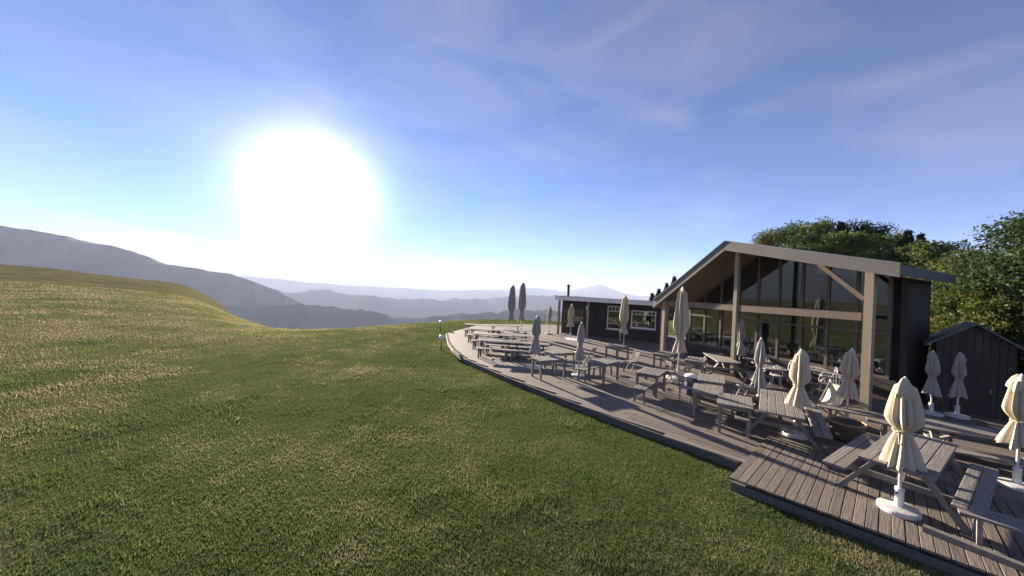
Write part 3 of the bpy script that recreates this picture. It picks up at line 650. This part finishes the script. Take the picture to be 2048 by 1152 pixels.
# ------------------------------------------------------------------ parasols
def canopy_mesh(Hc, z0, rmax, waist, seed, flare=1.0, folds=8):
    """folded cloth: pleats gathered under the top, pinched by the strap, spreading into a skirt"""
    r_ = random.Random(seed); nA, nZ = 96, 46; V = []; ph = [r_.uniform(-.35, .35) for _ in range(folds)]; am = [r_.uniform(.6, 1.25) for _ in range(folds)]; ends = [r_.uniform(-.5, .5) for _ in range(folds)]
    for i in range(nZ):
        t = i / (nZ - 1)          # 0 at the hem, 1 at the top
        if t < waist: k = t / waist; base = rmax * (1.05 * flare * (1 - k) ** 1.0 + .40 * k ** .8)
        else:
            k = (t - waist) / (1 - waist); base = rmax * (.40 + .60 * math.sin(min(1, k * 3.4) * math.pi / 2)) * (1 - .52 * max(0, (k - .22) / .78) ** 1.3) * (1 - max(0, (k - .92) / .08) * .7)
        for j in range(nA):
            a = 2 * math.pi * j / nA; f = a / (2 * math.pi) * folds; c = int(f) % folds; u = f - int(f) - .5
            pleat = (1 - abs(2 * u)) ** .8; depth = .52 if t > waist else .45
            r = base * ((1 - depth) + depth * 1.35 * pleat * am[c]); tw = .25 * math.sin(t * 5 + c) + ph[c] * .5
            hem = (ends[c] * .10 + .10 * pleat) * max(0, 1 - t / .25) * Hc * .5
            V.append((r * math.cos(a + tw * .4), r * math.sin(a + tw * .4), z0 + t * Hc - hem))
    Fc = []
    for i in range(nZ - 1):
        for j in range(nA): Fc.append((i * nA + j, i * nA + (j + 1) % nA, (i + 1) * nA + (j + 1) % nA, (i + 1) * nA + j))
    V.append((0, 0, z0 + Hc + .02)); t0 = (nZ - 1) * nA
    me = bpy.data.meshes.new('canopy'); me.from_pydata(V, [], Fc + [(t0 + j, t0 + (j + 1) % nA, len(V) - 1) for j in range(nA)]); me.update(); me.polygons.foreach_set('use_smooth', [True] * len(me.polygons)); return me
def cap_mesh(z, r, seed):
    m = MB(); n = 32; r_ = random.Random(seed); rows = [(.0, .06), (.3, .03), (.55, -.05), (.72, -.14), (.78, -.20)]; V = []
    for k, dz in rows:
        for j in range(n):
            a = 2 * math.pi * j / n; pt = max(0, math.cos(a)) ** 14 + .3 * abs(math.cos(2 * a)) ** 6; rr_ = r * k * (1 + .75 * pt * k) ; V.append((rr_ * math.cos(a) + .001 * math.cos(a), rr_ * math.sin(a) + .001 * math.sin(a), z + dz * (1 + .5 * k) + .10 * pt * k))
    m.add(V, [(i * n + j, i * n + (j + 1) % n, (i + 1) * n + (j + 1) % n, (i + 1) * n + j)[::-1] for i in range(len(rows) - 1) for j in range(n)]); return m
def parasol(name, ht, z_hem, rmax, waist, cloth, base_r, seed, flare=1.0):
    root = obj(name, None)
    MB().lathe([(base_r * .97, 0), (base_r, .02), (base_r, .055), (base_r * .93, .075), (.09, .09), (.05, .10)], 40).build('base', 'concrete_white', root)
    sl_ = MB().lathe([(.05, .07), (.058, .09), (.058, .34), (.063, .345), (.063, .375), (.030, .38)], 20).build('base_tube', 'white_metal', root, True)
    MB().tube([(.055, 0, .30), (.10, 0, .30)], .012, 8).build('clamp_screw', 'dark_metal', sl_)
    MB().tube([(0, 0, .08), (0, 0, ht - .02)], .024, 14).build('pole', 'white_metal', root, True)
    Hc = ht - .06 - z_hem; cn_ = obj('canopy', canopy_mesh(Hc, z_hem, rmax, waist, seed, flare), cloth, root)
    cap_mesh(ht - .05, min(.15, rmax * .74), seed).build('top_flap', cloth, cn_, True)
    zw = z_hem + waist * Hc; st_ = MB(); st_.tube([(rmax * .60 * math.cos(a), rmax * .60 * math.sin(a), zw + .012 * math.sin(3 * a)) for a in [2 * math.pi * k / 20 for k in range(21)]], .013, 6); st_.tube([(rmax * .55, 0, zw), (rmax * .68, .02, zw - .10), (rmax * .66, .03, zw - .2)], .009, 5); st_.build('strap', cloth, cn_)
    MB().lathe([(.028, 0), (.034, .02), (.02, .05), (.006, .07)], 12, (0, 0, ht - .03)).build('finial', 'white_metal', root, True)
    return root
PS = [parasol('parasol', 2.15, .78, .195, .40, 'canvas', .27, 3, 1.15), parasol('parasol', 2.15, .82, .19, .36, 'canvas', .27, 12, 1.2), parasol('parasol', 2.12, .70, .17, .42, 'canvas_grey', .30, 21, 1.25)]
PB = [parasol('large_parasol', 3.75, 1.15, .29, .20, 'canvas', .45, 5, .9), parasol('large_parasol', 3.7, 1.0, .30, .22, 'canvas_grey', .45, 8, .85)]
def par(proto, px, py, label, group=None, s=1.0, rz=None, cat='parasol'):
    p = at(px, py); o = place(proto, (p.x, p.y, 0 if (px, py) != (1797, 1026) else .035), random.uniform(0, 6) if rz is None else rz, label, cat, group, s)
    o.rotation_euler.x = R(random.uniform(-1.3, 1.3)); o.rotation_euler.y = R(random.uniform(-.5, 1.8)); return p
par(PS[0], 1797, 1026, 'closed cream parasol on a white disc base at the end of the front picnic table', rz=R(200))
par(PS[1], 2033, 975, 'closed cream parasol tied low, beside the two long benches')
par(PS[1], 1590, 872, 'closed cream parasol on a white base just left of the wicker basket')
par(PS[2], 1516, 815, 'closed cream parasol between the white chairs and the plank tables', s=1.02)
par(PS[0], 1692, 846, 'closed cream parasol behind the tilted cream deck chair', s=.98)
par(PS[2], 1157, 752, 'slim greyish closed parasol in front of the round white table')
par(PS[2], 1068, 737, 'slim greyish closed parasol standing near the curved lawn edge', s=1.05)
par(PS[1], 1140, 678, 'cream closed parasol in front of the dark bar window', s=1.15)
par(PS[2], 1478, 742, 'cream closed parasol in front of the restaurant glazing', s=1.15)
par(PS[1], 1097, 668, 'small closed parasol beside the left corner of the bar building')
par(PB[0], 1355, 757, 'very tall cream closed parasol in front of the gable corner', cat='parasol')
par(PB[1], 1021, 666, 'tall grey closed parasol of the pair at the far benches, the lower one', s=.98)
par(PB[1], 1041, 666, 'tall grey closed parasol of the pair at the far benches, the higher one', s=1.04)
par(PB[0], 1247, 697, 'tall cream closed parasol in front of the white bar windows', s=.88)

# ------------------------------------------------------------------ furniture
def plank_part(name, L, w, t, loc, parent, m='wood'):
    return obj(name, MB().box(0, 0, 0, L, w, t, ch=.006).mesh(name), m, parent, loc=loc)
def picnic(L=2.3, topw=.82, span=.70):
    root = obj('picnic_table', None); n = 5; bw = topw / n
    tm = MB().box(0, 0, 0, L, bw - .012, .042, ch=.006).mesh('top_board'); bm_ = MB().box(0, 0, 0, L, .145, .042, ch=.006).mesh('bench_board')
    for i in range(n): obj('top_board', tm, 'wood', root, loc=(0, -topw / 2 + bw * (i + .5), .72))
    for s in (-1, 1):
        for k in (0, 1): obj('bench_board', bm_, 'wood', root, loc=(0, s * (span + k * .155 - .08), .435))
    for x in (-L / 2 + .3, L / 2 - .3):
        for s in (-1, 1): MB().bar((x, s * (span - .02), 0), (x, s * .22, .70), .07, .11, (1, 0, 0)).build('leg', 'wood', root)
        MB().bar((x + .07, -span - .12, .375), (x + .07, span + .12, .375), .05, .09).build('cross_bar', 'wood', root)
        MB().bar((x + .07, -topw / 2 + .03, .665), (x + .07, topw / 2 - .03, .665), .05, .07).build('cross_bar', 'wood', root)
        MB().bar((x + (.1 if x < 0 else -.02), 0, .38), (x * .25, 0, .69), .05, .08, (0, 1, 0)).build('brace', 'wood', root)
    return root
def small_table(L=1.2, w=.8):
    root = obj('plank_table', None); n = 5; bw = w / n; tm = MB().box(0, 0, 0, L, bw - .01, .035, ch=.005).mesh('top_board')
    for i in range(n): obj('top_board', tm, 'wood', root, loc=(0, -w / 2 + bw * (i + .5), .725))
    for x in (-L / 2 + .08, L / 2 - .08):
        for y in (-w / 2 + .08, w / 2 - .08): MB().box(x, y, .355, .07, .07, .71).build('leg', 'wood', root)
        MB().box(x, 0, .66, .04, w - .24, .09).build('apron', 'wood', root)
    for y in (-w / 2 + .08, w / 2 - .08): MB().box(0, y, .66, L - .24, .04, .09).build('apron', 'wood', root)
    return root
def bench(L=2.2, back=False):
    root = obj('bench', None); bm_ = MB().box(0, 0, 0, L, .125, .035, ch=.005).mesh('seat_board')
    for y in (-.135, 0, .135): obj('seat_board', bm_, 'wood', root, loc=(0, y, .43))
    for x in (-L / 2 + .22, L / 2 - .22):
        for s in (-1, 1): MB().bar((x, s * .16, 0), (x, s * .12, .415), .06, .06).build('leg', 'wood', root)
        MB().bar((x, -.18, .39), (x, .18, .39), .06, .045).build('cross_bar', 'wood', root)
    return root
def beer_table(L=2.3):
    root = obj('long_table', None); bm_ = MB().box(0, 0, 0, L, .15, .03, ch=.004).mesh('top_board')
    for y in (-.235, -.078, .078, .235): obj('top_board', bm_, 'wood', root, loc=(0, y, .745))
    for x in (-L / 2 + .3, L / 2 - .3):
        m = MB(); m.bar((x, -.22, 0), (x, -.16, .73), .035, .035); MB()
        m.build('leg', 'dark_metal', root); MB().bar((x, .22, 0), (x, .16, .73), .035, .035).build('leg', 'dark_metal', root)
        MB().bar((x, -.2, .25), (x, .2, .25), .03, .03).build('cross_bar', 'dark_metal', root); MB().bar((x, -.24, .715), (x, .24, .715), .04, .03).build('cross_bar', 'dark_metal', root)
    return root
def folding_chair():
    root = obj('folding_chair', None)
    for y in (-.2, .2):
        MB().bar((.20, y, 0), (-.24, y, .86), .035, .022, (0, 1, 0)).build('back_leg', 'wood', root); MB().bar((-.22, y * .86, 0), (.20, y * .86, .44), .035, .022, (0, 1, 0)).build('front_leg', 'wood', root)
    for i in range(5): MB().box(.17 - i * .075, 0, .45, .062, .40, .018).build('seat_slat', 'wood', root)
    for i in range(3): MB().box(-.165 - i * .032, 0, .70 + i * .06, .015, .40, .045).build('back_slat', 'wood', root)
    return root
def white_chair():
    root = obj('white_chair', None)
    MB().lathe([(.17, -.012), (.205, -.008), (.21, .006), (.19, .014), (.0, .012)], 24, (0, 0, .45)).build('seat', 'white_metal', root, True)
    for a in (45, 135, 225, 315):
        c, s = math.cos(R(a)), math.sin(R(a)); MB().tube([(.16 * c, .16 * s, .45), (.21 * c, .21 * s, .22), (.24 * c, .24 * s, 0)], .013, 8).build('leg', 'white_metal', root, True)
    arc = [(-.14 - .08 * math.sin(t) * .4, .19 * math.cos(t), .46 + .42 * math.sin(t)) for t in [math.pi * k / 14 for k in range(15)]]
    MB().tube(arc, .014, 8).build('back_hoop', 'white_metal', root, True)
    for y in (-.08, 0, .08): MB().tube([(-.15, y, .455), (-.17, y, .46 + .40 * math.sqrt(1 - (y / .19) ** 2))], .008, 6).build('back_rod', 'white_metal', root, True)
    return root
PT, ST, BE, BT, FC, WC = picnic(), small_table(), bench(), beer_table(), folding_chair(), white_chair()
def pl(proto, px, py, z, rz, label, cat, group=None, dx=0, dy=0, scale=None):
    p = at(px, py, z); return place(proto, (p.x + dx, p.y + dy, 0), rz, label, cat, group, scale)
TA = math.atan2(.57, .82)
# front picnic table and its neighbours on the platform
o = pl(PT, 1822, 905, .72, TA + .02, 'weathered grey picnic table with benches beside the front parasol on the boarded platform', 'picnic table', scale=(1.12, 1.12, 1)); o.location.z = .035
o = pl(BE, 1985, 1046, .45, FA, 'grey bench parallel to the lawn edge, on the platform beside the front picnic table', 'bench', scale=(.9, 1.1, 1)); o.location = at(1908, 1012, .465) + fdir * 1.02; o.location.z = .035
sl0, sl1 = at(1846, 1058, .06), at(2075, 1150, .06); slp = MB().bar((sl0.x, sl0.y, .08), (sl1.x, sl1.y, .08), .09, .09, ch=.008).build('timber_sleeper', 'wood'); tag(slp, 'thin timber sleeper lying on the platform planks beside the white parasol base', 'sleeper')
o = pl(PT, 1975, 868, .70, TA - R(100) + R(38), 'weathered picnic table behind the front one, below the far hedge', 'picnic table')
pl(BE, 1925, 875, .43, R(-38), 'long grey bench behind the front picnic table', 'bench', scale=(1.5, 1, 1))
pl(BE, 1770, 835, .43, R(-36), 'long grey bench in line behind the wicker basket', 'bench', scale=(1.3, 1, 1))
pl(PT, 1560, 805, .72, R(58), 'weathered picnic table left of the tilted deck chair', 'picnic table')
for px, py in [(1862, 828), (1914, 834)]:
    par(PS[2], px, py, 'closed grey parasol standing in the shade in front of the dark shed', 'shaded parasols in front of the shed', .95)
# middle plank tables
GT = 'plank tables in the middle of the terrace'; LT = 'small square-ended plank table among the parasols in the middle of the terrace'
for px, py, a, lb in [(1423, 756, 64, 'plank table beside the litter bin, farther from the lawn of an end-to-end pair'), (1416, 777, 64, 'plank table beside the litter bin, closer to the lawn of an end-to-end pair'),
        (1303, 742, 58, 'plank table with a short bench, on the lawn side of the very tall cream parasol'), (1330, 706, 55, 'plank table between the very tall cream parasol and the bar building'), (1392, 718, 60, 'plank table under the left eave of the glazed gable'),
        (1208, 722, 50, 'plank table with two short benches, between the slim parasol and the very tall one'), (1235, 691, 48, 'plank table in front of the tall parasol at the white bar windows'),
        (1120, 703, 30, 'plank table beside the round white table, farther from the lawn of two'), (1098, 716, 30, 'plank table between two slim greyish parasols, closer to the lawn of two'), (1470, 800, 62, 'plank table between the litter bin and the boarded platform')]:
    pl(ST, px, py, .74, R(a), lb, 'table', GT)
GP = 'picnic tables towards the glazed gable'; LP = 'dim picnic table in front of the restaurant glazing'
for px, py, a, lb in [(1440, 715, 80, 'picnic table near the left post of the restaurant porch'), (1530, 728, 78, 'picnic table behind the first group of white chairs'), (1640, 742, 78, 'picnic table beside the white chairs at the big porch post'), (1575, 700, 80, 'picnic table close to the glazing in the middle of the porch')]:
    pl(PT, px, py, .72, R(a), lb, 'picnic table', GP)
GB = 'benches beside the plank tables'; LB = 'short grey bench beside a plank table in the middle of the terrace'
for px, py, a in [(1290, 770, 58), (1180, 735, 50), (1230, 725, 50), (1455, 790, 62), (1345, 722, 56)]:
    pl(BE, px, py, .43, R(a), LB, 'bench', GB, scale=(.62, 1, 1))
# far rows of long tables
GL = 'long tables in rows at the far end of the terrace'; LL = 'long narrow wooden table in the rows at the far end of the terrace'
GS = 'long benches in rows at the far end'; LS = 'long narrow bench alongside a table in the far rows'
for px, py in [(962, 650), (1012, 651), (972, 659), (1024, 660), (985, 669), (1040, 671), (1000, 682), (1052, 686)]:
    o = pl(BT, px, py, .74, R(-6), LL, 'table', GL)
    for s in (-1, 1):
        q = Vector(o.location) + Vector((.1 * s, .62 * s, 0)); place(BE, q, R(-6), LS, 'bench', GS)
# chairs
GF = 'folding chairs at the plank tables'; LF = 'wooden folding chair standing at a plank table in the middle of the terrace'
for px, py, a in [(1345, 742, 20), (1368, 748, 120), (1372, 775, 60), (1265, 722, 200), (1180, 712, 150), (1490, 772, 180), (1500, 795, 30)]:
    pl(FC, px, py, .45, R(a), LF, 'chair', GF)
GW = 'white chairs in front of the restaurant'; LW = 'white metal chair with a hooped back in front of the restaurant'
for px, py, a in [(1534, 735, 250), (1552, 748, 70), (1578, 738, 190), (1652, 764, 40), (1672, 770, 230), (1662, 752, 120), (1690, 760, 160)]:
    pl(WC, px, py, .5, R(a), LW, 'chair', GW)
# round white table
o = thing('round_table', 'round white table on one leg behind the slim parasol', 'table', at(1157, 679, .73) - Vector((0, 0, .73)))
MB().lathe([(.62, -.015), (.65, -.01), (.65, .012), (.63, .018), (0, .018)], 40, (0, 0, .72)).build('table_top', 'white_metal', o)
MB().lathe([(.06, .05), (.05, .12), (.045, .6), (.10, .70)], 16).build('column', 'white_metal', o, True); MB().lathe([(.30, 0), (.30, .02), (.06, .06)], 24).build('foot', 'white_metal', o)
# tilted cream deck chair
p = at(1660, 835); dc = thing('deck_chair', 'tilted deck chair with cream sling in front of a closed parasol', 'deck chair', p, R(205))
for y in (-.26, .26):
    MB().bar((.45, y, .0), (-.42, y, .95), .04, .028, (0, 1, 0)).build('long_rail', 'wood', dc); MB().bar((-.40, y * .9, 0), (.42, y * .9, .42), .04, .028, (0, 1, 0)).build('seat_rail', 'wood', dc)
for x, z in ((-.41, .94), (.41, .41), (.42, .03), (-.38, .03)): MB().bar((x, -.28, z), (x, .28, z), .03, .03).build('cross_bar', 'wood', dc)
m = MB(); n = 14; V = []
for i in range(n + 1):
    t = i / n; x = .41 - .82 * t; z = .42 + .53 * t - .26 * math.sin(math.pi * t) ** .9
    for y in (-.23, .23): V += [(x, y, z), (x, y, z - .006)]
m.add(V, [q for i in range(n) for q in ((4 * i, 4 * i + 2, 4 * i + 6, 4 * i + 4), (4 * i + 1, 4 * i + 5, 4 * i + 7, 4 * i + 3), (4 * i, 4 * i + 4, 4 * i + 5, 4 * i + 1), (4 * i + 2, 4 * i + 3, 4 * i + 7, 4 * i + 6))]); m.build('sling', 'cloth_cream', dc, True)
# wicker basket
p = at(1692, 880); bk = thing('wicker_basket', 'dark round wicker basket with a brown rim behind the boarded platform', 'basket', p)
MB().lathe([(.26, 0), (.30, .1), (.36, .30), (.38, .44), (.36, .45), (.34, .30), (.28, .10), (.05, .05)], 28).build('body', 'basket', bk, True)
MB().tube([(.375 * math.cos(2 * math.pi * k / 28), .375 * math.sin(2 * math.pi * k / 28), .45) for k in range(29)], .028, 8).build('rim', 'basket_rim', bk, True)
# blue bin with a white lid
p = at(1382, 790); bn_ = thing('litter_bin', 'dark blue litter bin with a white lid between plank tables', 'bin', p, R(60))
MB().lathe([(.17, 0), (.20, .05), (.23, .62), (.22, .64)], 20).build('body', 'blue_bin', bn_, True); MB().lathe([(.245, .62), (.25, .66), (.20, .70), (.02, .72)], 20).build('lid', 'white_metal', bn_, True)
# bollard lights along the lawn edge
GG = 'globe lights along the lawn edge'; gl = obj('globe_light', None)
MB().tube([(0, 0, -.26), (0, 0, .36)], .03, 10).build('stem', 'dark_metal', gl, True); MB().lathe([(.02, .34), (.10, .38), (.145, .47), (.145, .52), (.10, .60), (.02, .635)], 20).build('globe', 'lamp_globe', gl, True)
for px, py in [(882, 700), (881, 662)]:
    p = at(px, py, -.2); place(gl, (p.x, p.y, 0), 0, 'small white globe light on a short stem at the curved end of the lawn', 'lamp', GG)

# ------------------------------------------------------------------ air
hz = MB().box(0, 0, -20, 56000, 56000, 1160).build('haze', None, kind='stuff'); hm = bpy.data.materials.new('air'); hm.use_nodes = True; ht_ = hm.node_tree; ht_.nodes.remove(ht_.nodes['Principled BSDF'])
pv = ht_.nodes.new('ShaderNodeVolumePrincipled'); pv.inputs['Color'].default_value = (.55, .63, .86, 1); pv.inputs['Density'].default_value = 1.0e-4; pv.inputs['Anisotropy'].default_value = .0
ht_.links.new(pv.outputs[0], ht_.nodes['Material Output'].inputs['Volume']); hz.data.materials.append(hm)
tag(hz, 'pale blue haze filling the valley air', 'haze')
for o in bpy.data.objects:
    if '_used' in o.keys(): del o['_used']
    if 'h' in o.keys(): del o['h']
    o.data and None
